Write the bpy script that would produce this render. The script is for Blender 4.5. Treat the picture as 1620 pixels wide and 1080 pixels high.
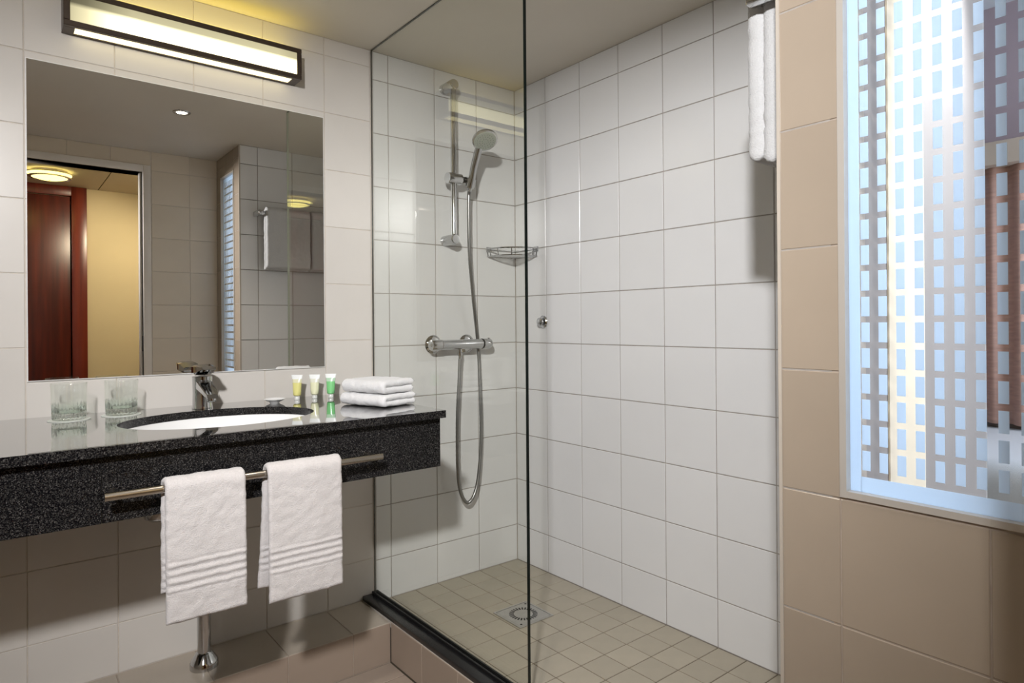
import bpy, bmesh, math, random
from mathutils import Vector, Matrix, noise
random.seed(7)
for o in list(bpy.data.objects): bpy.data.objects.remove(o)
SC = bpy.context.scene
COL = SC.collection
V = Vector

# ------------------------------------------------------------------ camera
F_PX, YAW, PIT, ROLL, CX, CY = 1017.94, 0.67776, 0.00092, -0.00742, 811.1, 510.6
CAM = V((0.0, -2.1999, 1.0367))
fw = V((math.sin(YAW)*math.cos(PIT), math.cos(YAW)*math.cos(PIT), math.sin(PIT)))
rt = V((math.cos(YAW), -math.sin(YAW), 0)); up = rt.cross(fw)
r2 = rt*math.cos(ROLL)+up*math.sin(ROLL); u2 = -rt*math.sin(ROLL)+up*math.cos(ROLL)
cd = bpy.data.cameras.new('camera'); cam = bpy.data.objects.new('camera', cd); COL.objects.link(cam)
cam.matrix_world = Matrix(((r2.x, u2.x, -fw.x, CAM.x), (r2.y, u2.y, -fw.y, CAM.y), (r2.z, u2.z, -fw.z, CAM.z), (0, 0, 0, 1)))
cd.sensor_width = 36; cd.lens = 36*F_PX/1620; cd.clip_start = 0.02
cd.shift_x = (810-CX)/1620; cd.shift_y = (CY-540)/1620
SC.camera = cam

# ------------------------------------------------------------------ world, exposure, large lights
w = bpy.data.worlds.new('world'); SC.world = w; w.use_nodes = True
w.node_tree.nodes['Background'].inputs[0].default_value = (0.8, 0.85, 0.95, 1)
w.node_tree.nodes['Background'].inputs[1].default_value = 0.15
vs = SC.view_settings
vs.view_transform = 'Standard'; vs.look = 'None'; vs.gamma = 1; vs.use_curve_mapping = False; vs.exposure = 0.0

def light(name, typ, loc, power, color, aim=None, size=0.1, size_y=None, spot=None, blend=0.5):
    l = bpy.data.lights.new(name, typ); l.energy = power; l.color = color
    if typ == 'AREA':
        l.size = size
        if size_y: l.shape = 'RECTANGLE'; l.size_y = size_y
    else: l.shadow_soft_size = size
    if typ == 'SPOT': l.spot_size = math.radians(spot); l.spot_blend = blend
    o = bpy.data.objects.new(name, l); COL.objects.link(o); o.location = loc
    if aim is not None: o.rotation_euler = (V(aim)-V(loc)).to_track_quat('-Z', 'Y').to_euler()
    return o
# photographer's lamp beside the camera
light('studio_lamp', 'SPOT', (-0.48, -2.485, 1.94), 310, (0.985, 0.978, 0.99), (1.06, -0.40, 1.22), 0.06, spot=90, blend=1.0)
# daylight of the neighbouring bedroom
light('bedroom_daylight', 'AREA', (2.3, -3.25, 1.45), 55, (0.70, 0.82, 1.0), (1.75, -1.7, 1.25), 1.3)

# ------------------------------------------------------------------ helpers
ORG = {}
def tag(o, label=None, cat=None, group=None, kind=None):
    if label: o['label'] = label
    if cat: o['category'] = cat
    if group: o['group'] = group
    if kind: o['kind'] = kind
    return o
def thing(name, loc, label, cat, group=None, kind=None):
    o = bpy.data.objects.new(name, None); COL.objects.link(o); o.location = loc; o.empty_display_size = 0.05
    ORG[o] = V(loc); return tag(o, label, cat, group, kind)
def link(name, me, parent=None, org=None):
    """world-space mesh -> object whose origin is its thing's origin (or org)"""
    o = bpy.data.objects.new(name, me); COL.objects.link(o)
    if parent is not None:
        o.parent = parent; base = ORG[parent]
    else:
        base = V(org) if org is not None else V((0, 0, 0)); o.location = base
    ORG[o] = base.copy()
    if base.length: me.transform(Matrix.Translation(-base))
    return o
def mesh(name, vs_, fs, mat, smooth=False):
    me = bpy.data.meshes.new(name); me.from_pydata([tuple(v) for v in vs_], [], fs)
    me.materials.append(mat); me.validate()
    b = bmesh.new(); b.from_mesh(me); bmesh.ops.recalc_face_normals(b, faces=b.faces); b.to_mesh(me); b.free()
    if smooth is True:
        for p in me.polygons: p.use_smooth = True
    elif smooth:
        for p in me.polygons: p.use_smooth = True
        me.set_sharp_from_angle(angle=math.radians(smooth))
    me.update(); return me
def bm_mesh(name, b, mat, smooth=False):
    bmesh.ops.recalc_face_normals(b, faces=b.faces)
    me = bpy.data.meshes.new(name); b.to_mesh(me); b.free(); me.materials.append(mat)
    if smooth:
        for p in me.polygons: p.use_smooth = True
        if smooth is not True: me.set_sharp_from_angle(angle=math.radians(smooth))
    return me
def bbox(b, lo, hi):
    x0, y0, z0 = lo; x1, y1, z1 = hi
    v = [b.verts.new(p) for p in ((x0,y0,z0),(x1,y0,z0),(x1,y1,z0),(x0,y1,z0),(x0,y0,z1),(x1,y0,z1),(x1,y1,z1),(x0,y1,z1))]
    for f in ((0,3,2,1),(4,5,6,7),(0,1,5,4),(1,2,6,5),(2,3,7,6),(3,0,4,7)): b.faces.new([v[i] for i in f])
def boxes(name, lst, mat, parent=None, bevel=0, org=None, seg=2):
    b = bmesh.new()
    for lo, hi in lst: bbox(b, lo, hi)
    if bevel: bmesh.ops.bevel(b, geom=b.edges[:], offset=bevel, segments=seg, affect='EDGES', profile=0.5)
    return link(name, bm_mesh(name, b, mat, 40 if bevel else False), parent, org)
def box(name, lo, hi, mat, parent=None, bevel=0, org=None, seg=2):
    return boxes(name, [(lo, hi)], mat, parent, bevel, org, seg)
def axmat(loc, axis, spin=0):
    q = V(axis).normalized().to_track_quat('Z', 'Y')
    return Matrix.Translation(V(loc)) @ q.to_matrix().to_4x4() @ Matrix.Rotation(spin, 4, 'Z')
def lathe(name, prof, mat, parent=None, loc=(0,0,0), axis=(0,0,1), seg=32, smooth=35, rf=None, org=None):
    vs_, fs = [], []; n = len(prof); M = axmat(loc, axis)
    for j in range(seg):
        a = 2*math.pi*j/seg
        for i, (r, z) in enumerate(prof):
            rr = rf(r, z, a) if rf else r
            vs_.append(M @ V((rr*math.cos(a), rr*math.sin(a), z)))
    for j in range(seg):
        k = (j+1) % seg
        for i in range(n-1): fs.append((j*n+i, k*n+i, k*n+i+1, j*n+i+1))
    if prof[0][0] > 1e-6: fs.append([j*n for j in range(seg)][::-1])
    if prof[-1][0] > 1e-6: fs.append([j*n+n-1 for j in range(seg)])
    me = mesh(name, vs_, fs, mat, False)
    b = bmesh.new(); b.from_mesh(me); bmesh.ops.remove_doubles(b, verts=b.verts, dist=1e-6)
    bmesh.ops.recalc_face_normals(b, faces=b.faces); b.to_mesh(me); b.free()
    for p in me.polygons: p.use_smooth = True
    me.set_sharp_from_angle(angle=math.radians(smooth))
    return link(name, me, parent, org)
def spline(pts, n):
    P = [V(p) for p in pts]; P = [P[0]*2-P[1]] + P + [P[-1]*2-P[-2]]; out = []
    segs = len(P)-3
    for k in range(n+1):
        t = k/n*segs; i = min(int(t), segs-1); t -= i
        a, b, c, d = P[i:i+4]
        out.append(0.5*((2*b)+(c-a)*t+(2*a-5*b+4*c-d)*t*t+(3*b-a-3*c+d)*t**3))
    return out
def tube_geo(b, pts, r, seg=10, closed=False):
    pts = [V(p) for p in pts]; n = len(pts); rings = []
    t0 = (pts[1]-pts[0]).normalized(); nrm = t0.orthogonal().normalized()
    for i, p in enumerate(pts):
        t = (pts[min(i+1, n-1)]-pts[max(i-1, 0)])
        if closed: t = pts[(i+1) % n]-pts[i-1]
        t.normalize(); nrm = (nrm-t*nrm.dot(t)).normalized(); bn = t.cross(nrm)
        rr = r[i] if isinstance(r, (list, tuple)) else r
        rings.append([b.verts.new(p+(nrm*math.cos(2*math.pi*k/seg)+bn*math.sin(2*math.pi*k/seg))*rr) for k in range(seg)])
    m = n if closed else n-1
    for i in range(m):
        A, B = rings[i], rings[(i+1) % n]
        for k in range(seg): b.faces.new((A[k], A[(k+1) % seg], B[(k+1) % seg], B[k]))
    if not closed: b.faces.new(rings[0][::-1]); b.faces.new(rings[-1])
def tubes(name, paths, r, mat, parent=None, seg=10, org=None, closed=False):
    b = bmesh.new()
    for p in paths: tube_geo(b, p, r, seg, closed)
    return link(name, bm_mesh(name, b, mat, 40), parent, org)
def tube(name, pts, r, mat, parent=None, seg=12, org=None): return tubes(name, [pts], r, mat, parent, seg, org)

# ------------------------------------------------------------------ materials
def newmat(name):
    m = bpy.data.materials.new(name); m.use_nodes = True; nt = m.node_tree; nt.nodes.clear()
    out = nt.nodes.new('ShaderNodeOutputMaterial'); return m, nt, out
def N(nt, t, **kw):
    n = nt.nodes.new(t)
    for k, v in kw.items():
        if k.startswith('i_'): n.inputs[int(k[2:]) if k[2:].isdigit() else k[2:].replace('_', ' ')].default_value = v
        else: setattr(n, k, v)
    return n
def c4(c): return (c[0], c[1], c[2], 1)
def pbr(name, col, rough=0.4, metal=0, spec=0.5, noise_amt=0.05, nscale=8, bump=0, bscale=60, rnd=0.0, coat=0, ior=1.5, sheen=0, stretch=None, detail=3):
    m, nt, out = newmat(name); L = nt.links
    p = N(nt, 'ShaderNodeBsdfPrincipled'); p.inputs['Roughness'].default_value = rough; p.inputs['Metallic'].default_value = metal
    p.inputs['Specular IOR Level'].default_value = spec; p.inputs['IOR'].default_value = ior
    p.inputs['Coat Weight'].default_value = coat; p.inputs['Coat Roughness'].default_value = 0.05
    p.inputs['Sheen Weight'].default_value = sheen
    tc = N(nt, 'ShaderNodeTexCoord'); vec = tc.outputs['Object']
    if stretch:
        mp = N(nt, 'ShaderNodeMapping'); mp.inputs['Scale'].default_value = stretch; L.new(vec, mp.inputs[0]); vec = mp.outputs[0]
    nz = N(nt, 'ShaderNodeTexNoise'); nz.inputs['Scale'].default_value = nscale; nz.inputs['Detail'].default_value = detail; L.new(vec, nz.inputs['Vector'])
    mr = N(nt, 'ShaderNodeMapRange'); mr.inputs[1].default_value = 0.25; mr.inputs[2].default_value = 0.75
    mr.inputs[3].default_value = 1-noise_amt; mr.inputs[4].default_value = 1+noise_amt; L.new(nz.outputs[0], mr.inputs[0])
    val = mr.outputs[0]
    if rnd:
        oi = N(nt, 'ShaderNodeObjectInfo'); m2 = N(nt, 'ShaderNodeMapRange'); m2.inputs[3].default_value = 1-rnd; m2.inputs[4].default_value = 1+rnd
        L.new(oi.outputs['Random'], m2.inputs[0]); mu = N(nt, 'ShaderNodeMath', operation='MULTIPLY'); L.new(val, mu.inputs[0]); L.new(m2.outputs[0], mu.inputs[1]); val = mu.outputs[0]
    vm = N(nt, 'ShaderNodeVectorMath', operation='SCALE'); vm.inputs[0].default_value = col; L.new(val, vm.inputs['Scale']); L.new(vm.outputs[0], p.inputs['Base Color'])
    if bump:
        n2 = N(nt, 'ShaderNodeTexNoise'); n2.inputs['Scale'].default_value = bscale; n2.inputs['Detail'].default_value = 2; L.new(vec, n2.inputs['Vector'])
        bp_ = N(nt, 'ShaderNodeBump'); bp_.inputs['Strength'].default_value = bump; bp_.inputs['Distance'].default_value = 0.002
        L.new(n2.outputs[0], bp_.inputs['Height']); L.new(bp_.outputs[0], p.inputs['Normal'])
    L.new(p.outputs[0], out.inputs[0]); return m
def granite(name, rough, coat=0.0, ior=1.65):
    m, nt, out = newmat(name); L = nt.links
    p = N(nt, 'ShaderNodeBsdfPrincipled'); p.inputs['Roughness'].default_value = rough; p.inputs['IOR'].default_value = ior; p.inputs['Coat Weight'].default_value = coat; p.inputs['Coat IOR'].default_value = 1.6; p.inputs['Coat Roughness'].default_value = 0.02
    tc = N(nt, 'ShaderNodeTexCoord')
    a = N(nt, 'ShaderNodeTexVoronoi'); a.inputs['Scale'].default_value = 560; L.new(tc.outputs['Object'], a.inputs['Vector'])
    b = N(nt, 'ShaderNodeTexNoise'); b.inputs['Scale'].default_value = 420; b.inputs['Detail'].default_value = 4; L.new(tc.outputs['Object'], b.inputs['Vector'])
    r1 = N(nt, 'ShaderNodeValToRGB'); e = r1.color_ramp.elements
    e[0].position = 0.46; e[0].color = (0.003, 0.003, 0.004, 1); e[1].position = 0.78; e[1].color = (0.055, 0.052, 0.048, 1); L.new(b.outputs[0], r1.inputs[0])
    sx = N(nt, 'ShaderNodeSeparateColor'); L.new(a.outputs['Color'], sx.inputs[0])
    r2_ = N(nt, 'ShaderNodeValToRGB'); e = r2_.color_ramp.elements
    e[0].position = 0.84; e[0].color = (0, 0, 0, 1); e[1].position = 1.0; e[1].color = (0.075, 0.07, 0.065, 1); L.new(sx.outputs[0], r2_.inputs[0])
    ad = N(nt, 'ShaderNodeMix', data_type='RGBA', blend_type='ADD'); ad.inputs[0].default_value = 1
    L.new(r1.outputs[0], ad.inputs[6]); L.new(r2_.outputs[0], ad.inputs[7]); L.new(ad.outputs[2], p.inputs['Base Color'])
    L.new(p.outputs[0], out.inputs[0]); return m
def pane_mat(name, tint, f0=0.045, scale=1.0):
    """thin clear pane: straight-through light with a Schlick reflection"""
    m, nt, out = newmat(name); L = nt.links
    g = N(nt, 'ShaderNodeNewGeometry'); d = N(nt, 'ShaderNodeVectorMath', operation='DOT_PRODUCT')
    L.new(g.outputs['Normal'], d.inputs[0]); L.new(g.outputs['Incoming'], d.inputs[1])
    ab = N(nt, 'ShaderNodeMath', operation='ABSOLUTE'); L.new(d.outputs['Value'], ab.inputs[0])
    su = N(nt, 'ShaderNodeMath', operation='SUBTRACT'); su.inputs[0].default_value = 1; L.new(ab.outputs[0], su.inputs[1])
    po = N(nt, 'ShaderNodeMath', operation='POWER'); po.inputs[1].default_value = 5; L.new(su.outputs[0], po.inputs[0])
    ma = N(nt, 'ShaderNodeMath', operation='MULTIPLY_ADD'); ma.inputs[1].default_value = (1-f0)*scale; ma.inputs[2].default_value = f0*scale; L.new(po.outputs[0], ma.inputs[0])
    t = N(nt, 'ShaderNodeBsdfTransparent'); t.inputs[0].default_value = c4(tint)
    gl = N(nt, 'ShaderNodeBsdfGlossy'); gl.inputs['Roughness'].default_value = 0.0; gl.inputs[0].default_value = (0.95, 0.97, 0.93, 1)
    mx = N(nt, 'ShaderNodeMixShader'); L.new(ma.outputs[0], mx.inputs[0]); L.new(t.outputs[0], mx.inputs[1]); L.new(gl.outputs[0], mx.inputs[2])
    L.new(mx.outputs[0], out.inputs[0]); return m
def frost_mat(name, col, mixt=0.8):
    m, nt, out = newmat(name); L = nt.links
    a = N(nt, 'ShaderNodeBsdfTranslucent'); a.inputs[0].default_value = c4(col)
    nz = N(nt, 'ShaderNodeTexNoise'); nz.inputs['Scale'].default_value = 900; bp_ = N(nt, 'ShaderNodeBump'); bp_.inputs['Strength'].default_value = 0.1
    L.new(nz.outputs[0], bp_.inputs['Height']); L.new(bp_.outputs[0], a.inputs['Normal'])
    d = N(nt, 'ShaderNodeBsdfDiffuse'); d.inputs[0].default_value = c4(col)
    mx = N(nt, 'ShaderNodeMixShader'); mx.inputs[0].default_value = mixt; L.new(d.outputs[0], mx.inputs[1]); L.new(a.outputs[0], mx.inputs[2])
    L.new(mx.outputs[0], out.inputs[0]); return m
def emit(name, col, s):
    m, nt, out = newmat(name); e = N(nt, 'ShaderNodeEmission'); e.inputs[0].default_value = c4(col); e.inputs[1].default_value = s
    nt.links.new(e.outputs[0], out.inputs[0]); return m
def glassm(name, col=(1,1,1), rough=0.0, ior=1.48):
    m, nt, out = newmat(name); g = N(nt, 'ShaderNodeBsdfGlass'); g.inputs[0].default_value = c4(col); g.inputs['Roughness'].default_value = rough; g.inputs['IOR'].default_value = ior
    nt.links.new(g.outputs[0], out.inputs[0]); return m
def wood(name, c1, c2):
    m, nt, out = newmat(name); L = nt.links
    p = N(nt, 'ShaderNodeBsdfPrincipled'); p.inputs['Roughness'].default_value = 0.3
    tc = N(nt, 'ShaderNodeTexCoord'); mp = N(nt, 'ShaderNodeMapping'); mp.inputs['Scale'].default_value = (14, 14, 0.8); L.new(tc.outputs['Object'], mp.inputs[0])
    nz = N(nt, 'ShaderNodeTexNoise'); nz.inputs['Scale'].default_value = 2; nz.inputs['Detail'].default_value = 6; L.new(mp.outputs[0], nz.inputs['Vector'])
    r = N(nt, 'ShaderNodeValToRGB'); r.color_ramp.elements[0].position = 0.35; r.color_ramp.elements[0].color = c4(c1); r.color_ramp.elements[1].position = 0.7; r.color_ramp.elements[1].color = c4(c2)
    L.new(nz.outputs[0], r.inputs[0]); L.new(r.outputs[0], p.inputs['Base Color']); L.new(p.outputs[0], out.inputs[0]); return m
def lamp_diffuser(name):
    """opal acrylic in front of a fluorescent tube: brightest along the tube"""
    m, nt, out = newmat(name); L = nt.links
    tc = N(nt, 'ShaderNodeTexCoord'); sp = N(nt, 'ShaderNodeSeparateXYZ'); L.new(tc.outputs['Generated'], sp.inputs[0])
    r = N(nt, 'ShaderNodeValToRGB'); e = r.color_ramp.elements
    e[0].position = 0.0; e[0].color = (1, 1, 1, 1); e[1].position = 1.0; e[1].color = (0.19, 0.19, 0.19, 1)
    a = e.new(0.55); a.color = (0.95, 0.95, 0.95, 1); a = e.new(0.72); a.color = (0.21, 0.21, 0.21, 1); L.new(sp.outputs[2], r.inputs[0])
    rx = N(nt, 'ShaderNodeValToRGB'); e = rx.color_ramp.elements
    e[0].position = 0.0; e[0].color = (0.2, 0.2, 0.2, 1); e[1].position = 1.0; e[1].color = (0.8, 0.8, 0.8, 1)
    a = e.new(0.06); a.color = (0.3, 0.3, 0.3, 1); a = e.new(0.24); a.color = (0.9, 0.9, 0.9, 1); a = e.new(0.9); a.color = (1, 1, 1, 1); a = e.new(0.96); a.color = (0.85, 0.85, 0.85, 1); L.new(sp.outputs[0], rx.inputs[0])
    mu = N(nt, 'ShaderNodeMix', data_type='RGBA', blend_type='MULTIPLY'); mu.inputs[0].default_value = 1; L.new(r.outputs[0], mu.inputs[6]); L.new(rx.outputs[0], mu.inputs[7])
    em = N(nt, 'ShaderNodeEmission'); em.inputs[0].default_value = (1.0, 0.90, 0.55, 1)
    sc = N(nt, 'ShaderNodeMath', operation='MULTIPLY'); sc.inputs[1].default_value = 3.4; L.new(mu.outputs[2], sc.inputs[0]); L.new(sc.outputs[0], em.inputs[1])
    L.new(em.outputs[0], out.inputs[0]); return m

WHITE = pbr('white_tile_glaze', (0.70, 0.70, 0.70), 0.22, noise_amt=0.012, nscale=5, rnd=0.02, bump=0.04, bscale=25)
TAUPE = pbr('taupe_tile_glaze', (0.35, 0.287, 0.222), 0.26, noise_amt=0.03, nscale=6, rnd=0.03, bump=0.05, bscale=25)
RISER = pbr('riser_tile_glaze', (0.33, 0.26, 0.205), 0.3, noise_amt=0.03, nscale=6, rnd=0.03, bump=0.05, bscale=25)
SAND = pbr('sand_tile_glaze', (0.66, 0.58, 0.47), 0.26, noise_amt=0.03, nscale=6, rnd=0.03, bump=0.05, bscale=25)
BEIGE = pbr('beige_tile_glaze', (0.615, 0.582, 0.538), 0.26, noise_amt=0.02, nscale=6, rnd=0.02, bump=0.05, bscale=25)
FLOORT = pbr('beige_floor_tile', (0.40, 0.36, 0.285), 0.4, noise_amt=0.05, nscale=14, rnd=0.05, bump=0.1, bscale=120)
GROUT = pbr('grey_grout', (0.33, 0.30, 0.27), 0.9, noise_amt=0.15, nscale=40)
GROUTL = pbr('light_grout', (0.58, 0.52, 0.45), 0.9, noise_amt=0.1, nscale=40)
GROUTT = pbr('taupe_grout', (0.40, 0.33, 0.27), 0.9, noise_amt=0.1, nscale=40)
GROUTD = pbr('dark_floor_grout', (0.11, 0.085, 0.06), 0.9, noise_amt=0.2, nscale=40)
CEIL = pbr('ceiling_paint', (0.68, 0.63, 0.55), 0.9, noise_amt=0.02, nscale=4, bump=0.05, bscale=200)
GRAN = granite('black_granite_polished', 0.045, 1.0)
GRANA = granite('black_granite_honed', 0.2, 0.0, 1.33)
BLACKST = pbr('black_stone', (0.012, 0.012, 0.013), 0.25, noise_amt=0.3, nscale=60)
CHROME = pbr('chrome', (0.56, 0.565, 0.57), 0.07, 1, noise_amt=0.01)
STEEL = pbr('brushed_steel', (0.60, 0.56, 0.50), 0.22, 1, noise_amt=0.08, nscale=30, stretch=(1, 20, 20))
HOSEM = pbr('ribbed_metal_hose', (0.30, 0.30, 0.295), 0.32, 1, noise_amt=0.1)
BRONZE = pbr('dark_bronze', (0.075, 0.055, 0.042), 0.35, 0.6, noise_amt=0.06, nscale=40)
TERRY = pbr('white_terry', (0.60, 0.57, 0.56), 0.95, spec=0.1, noise_amt=0.06, nscale=300, bump=0.9, bscale=520, sheen=0.3)
TERRYW = pbr('white_cotton', (0.72, 0.72, 0.725), 0.95, spec=0.1, noise_amt=0.04, nscale=250, bump=0.7, bscale=420, sheen=0.3)
TERRYB = pbr('white_bath_terry', (0.52, 0.52, 0.52), 0.95, spec=0.1, noise_amt=0.05, nscale=250, bump=0.8, bscale=420, sheen=0.2)
PORC = pbr('white_porcelain', (0.86, 0.86, 0.85), 0.08, noise_amt=0.01)
MIRROR = pbr('mirror_silver', (0.87, 0.86, 0.835), 0.0, 1, noise_amt=0.0)
EDGEW = pbr('mirror_edge', (0.75, 0.74, 0.72), 0.3, noise_amt=0.02)
PANE = pane_mat('shower_glass', (0.984, 0.986, 0.968), 0.03)
CLEAR = pane_mat('window_glass', (0.97, 0.98, 0.98), 0.04)
GEDGE = pbr('glass_dark_edge', (0.004, 0.007, 0.006), 0.12, noise_amt=0.1)
TUMBLER = pane_mat('tumbler_glass', (0.985, 0.995, 0.988), 0.05)
_n = TUMBLER.node_tree; _x = N(_n, 'ShaderNodeMixShader'); _g = N(_n, 'ShaderNodeBsdfGlass'); _g.inputs[0].default_value = (0.97, 1.0, 0.98, 1); _g.inputs['IOR'].default_value = 1.42
_o = [q for q in _n.nodes if q.type == 'OUTPUT_MATERIAL'][0]; _p = _o.inputs[0].links[0].from_socket
_c = N(_n, 'ShaderNodeTexCoord'); _s = N(_n, 'ShaderNodeSeparateXYZ'); _m = N(_n, 'ShaderNodeMapRange'); _m.inputs[1].default_value = 0.046; _m.inputs[2].default_value = 0.036; _m.inputs[3].default_value = 0.0; _m.inputs[4].default_value = 0.8
_n.links.new(_c.outputs['Object'], _s.inputs[0]); _n.links.new(_s.outputs[2], _m.inputs[0]); _n.links.new(_m.outputs[0], _x.inputs[0])
_n.links.new(_p, _x.inputs[1]); _n.links.new(_g.outputs[0], _x.inputs[2]); _n.links.new(_x.outputs[0], _o.inputs[0])
FROST = frost_mat('frosted_film', (0.80, 0.90, 1.0), 0.85)
ALU = pbr('frame_metal', (0.55, 0.51, 0.46), 0.35, 0.3, noise_amt=0.03)
PAPER = pbr('paper_doily', (0.74, 0.76, 0.70), 0.8, noise_amt=0.04, nscale=60)
WHITEP = pbr('white_plastic', (0.82, 0.84, 0.82), 0.35, noise_amt=0.01)
DOORP = pbr('painted_door_frame', (0.74, 0.69, 0.63), 0.4, noise_amt=0.02)
CREAM = pbr('cream_wall_paint', (0.66, 0.56, 0.35), 0.85, noise_amt=0.04, nscale=3)
HALLC = pbr('hall_ceiling_paint', (0.62, 0.56, 0.46), 0.85, noise_amt=0.02)
MAHOG = wood('mahogany', (0.050, 0.006, 0.003), (0.115, 0.015, 0.006))
MAHOGL = wood('mahogany_frame', (0.10, 0.012, 0.005), (0.19, 0.027, 0.010))
CARPET = pbr('hall_carpet', (0.18, 0.13, 0.09), 0.95, noise_amt=0.2, nscale=90, bump=0.6, bscale=300)
GREYP = pbr('grey_spray_face', (0.30, 0.33, 0.29), 0.4, noise_amt=0.05, nscale=200)
DARK = pbr('dark_gap', (0.01, 0.01, 0.01), 0.7, noise_amt=0.05)

# ------------------------------------------------------------------ tiled walls
TM = {}
def tile_mesh(du, dv, mat):
    k = (round(du, 4), round(dv, 4), mat.name)
    if k in TM: return TM[k]
    a, b_, c, t = du/2, dv/2, 0.0011, 0.006
    vs_ = [(-a,-b_,-t),(a,-b_,-t),(a,b_,-t),(-a,b_,-t), (-a,-b_,-c),(a,-b_,-c),(a,b_,-c),(-a,b_,-c),
           (-a+c,-b_+c,0),(a-c,-b_+c,0),(a-c,b_-c,0),(-a+c,b_-c,0)]
    fs = [(8,9,10,11)]
    for i in range(4):
        j = (i+1) % 4; fs += [(i, j, 4+j, 4+i), (4+i, 4+j, 8+j, 8+i)]
    TM[k] = mesh('tile_mesh', vs_, fs, mat); return TM[k]
def tiles(parent, org, ud, vd, us, vs_, mat, gap, skip=None, tilt=0.0009, name='tile'):
    """tiles on the plane org + u*ud + v*vd, facing ud x vd; us/vs are joint lines"""
    ud, vd, org = V(ud), V(vd), V(org); nd = ud.cross(vd)
    for i in range(len(us)-1):
        for j in range(len(vs_)-1):
            u0, u1, v0, v1 = us[i], us[i+1], vs_[j], vs_[j+1]
            if u1-u0 < 0.012 or v1-v0 < 0.012: continue
            for (a0, a1, b0, b1) in (skip(u0, u1, v0, v1) if skip else [(u0, u1, v0, v1)]):
                if a1-a0 < 0.012 or b1-b0 < 0.012: continue
                o = bpy.data.objects.new(name, tile_mesh(a1-a0-gap, b1-b0-gap, mat)); COL.objects.link(o)
                o.parent = parent
                B = Matrix((ud, vd, nd)).transposed().to_4x4()
                R = Matrix.Rotation(random.uniform(-tilt, tilt), 4, 'X') @ Matrix.Rotation(random.uniform(-tilt, tilt), 4, 'Y')
                o.matrix_local = Matrix.Translation(org+ud*((a0+a1)/2)+vd*((b0+b1)/2)-ORG[parent]) @ B @ R
def joints(lo, hi, start, pitch):
    k = math.ceil((lo-start)/pitch+1e-6); out = [lo]
    while start+k*pitch < hi-1e-6: out.append(start+k*pitch); k += 1
    return out+[hi]
def cut(hx0, hx1, hz0, hz1):
    """cut a rectangular opening out of the tiles"""
    def f(u0, u1, v0, v1):
        if u1 <= hx0 or u0 >= hx1 or v1 <= hz0 or v0 >= hz1: return [(u0, u1, v0, v1)]
        r = []
        if u0 < hx0: r.append((u0, hx0, v0, v1))
        if u1 > hx1: r.append((hx1, u1, v0, v1))
        a, b_ = max(u0, hx0), min(u1, hx1)
        if v0 < hz0: r.append((a, b_, v0, hz0))
        if v1 > hz1: r.append((a, b_, hz1, v1))
        return r
    return f
ZF, ZC = -0.115, 2.06          # bathroom floor, ceiling
XB, XG, XW, YC, YD = 1.7886, 1.10, 1.08, -1.61, -2.08
XL = -0.65
G = 0.002
def struct(name, lo, hi, mat, label, cat):
    o = box(name, lo, hi, mat, org=((lo[0]+hi[0])/2, (lo[1]+hi[1])/2, lo[2])); return tag(o, label, cat, kind='structure')

wall_back = struct('wall_back', (XL-0.1, G, ZF-0.1), (XB+0.1, 0.1, ZC), GROUTL, 'beige and white tiled wall behind the vanity and the shower', 'wall')
rowsW = joints(0.0, ZC, 0.154, 0.2)
rowsB = joints(0.02, ZC, 0.37, 0.2033)
tiles(wall_back, (0,0,0), (1,0,0), (0,0,1), joints(XL, XG-0.004, 0.0649, 0.2132), rowsB, BEIGE, 0.0022,
      skip=lambda a, b_, c, d: [] if (a > 0.07 and b_ < 0.91 and c > 0.9 and d < 1.76) else [(a, b_, c, d)])
box('shower_grout', (XG+0.004, G-0.0004, 0.0), (XB, G+0.02, ZC), GROUT, wall_back)
tiles(wall_back, (0,0,0), (1,0,0), (0,0,1), joints(XG+0.006, XB, XB-0.206*4, 0.206), rowsW, WHITE, 0.0031)
wall_right = struct('wall_shower_right', (XB+G, YC-0.09, ZF-0.1), (XB+0.1, 0.1, ZC), GROUT, 'white square tiled long wall inside the shower', 'wall')
# facing -x: u along -y, v up
tiles(wall_right, (XB,0,0), (0,-1,0), (0,0,1), joints(0.0, -YC, 0.0, 0.2015), rowsW, WHITE, 0.0031)
wall_c = struct('wall_shower_end', (XW+0.001, YC-0.09, ZF-0.1), (XB+G, YC-G, ZC), GROUT, 'white tiled end wall of the shower behind the bath towels', 'wall')
tiles(wall_c, (0,YC,0), (-1,0,0), (0,0,1), joints(-XB, -XW, -1.3815, 0.2), rowsW, WHITE, 0.0031)
# window wall, facing -x
WY0, WY1, WZ0, WZ1 = -1.985, -1.713, 0.749, 1.935
wall_w = thing('wall_window', (XW, -1.9, ZF), 'beige tiled wall around the frosted pattern window', 'wall', kind='structure')
for lo, hi in (((XW+G, WY1, ZF-0.1), (XW+0.1, YC-G, ZC)), ((XW+G, YD-0.12, ZF-0.1), (XW+0.1, WY0, ZC)), ((XW+G, WY0, ZF-0.1), (XW+0.1, WY1, WZ0)), ((XW+G, WY0, WZ1), (XW+0.1, WY1, ZC))):
    box('wall_core', lo, hi, GROUTT, wall_w)
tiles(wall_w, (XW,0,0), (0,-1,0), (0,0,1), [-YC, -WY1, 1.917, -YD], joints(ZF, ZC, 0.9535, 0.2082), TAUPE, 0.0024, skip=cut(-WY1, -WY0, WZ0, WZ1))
# corner trim strip on the column edge
tag(box('trim_1', (XW-0.002, YC-0.004, ZF), (XW+0.006, YC+0.002, ZC), pbr('corner_trim_beige', (0.46, 0.41, 0.35), 0.3), org=(XW, YC, ZF)), 'slim pale corner trim where beige column meets the shower', 'trim', kind='structure')
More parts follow.
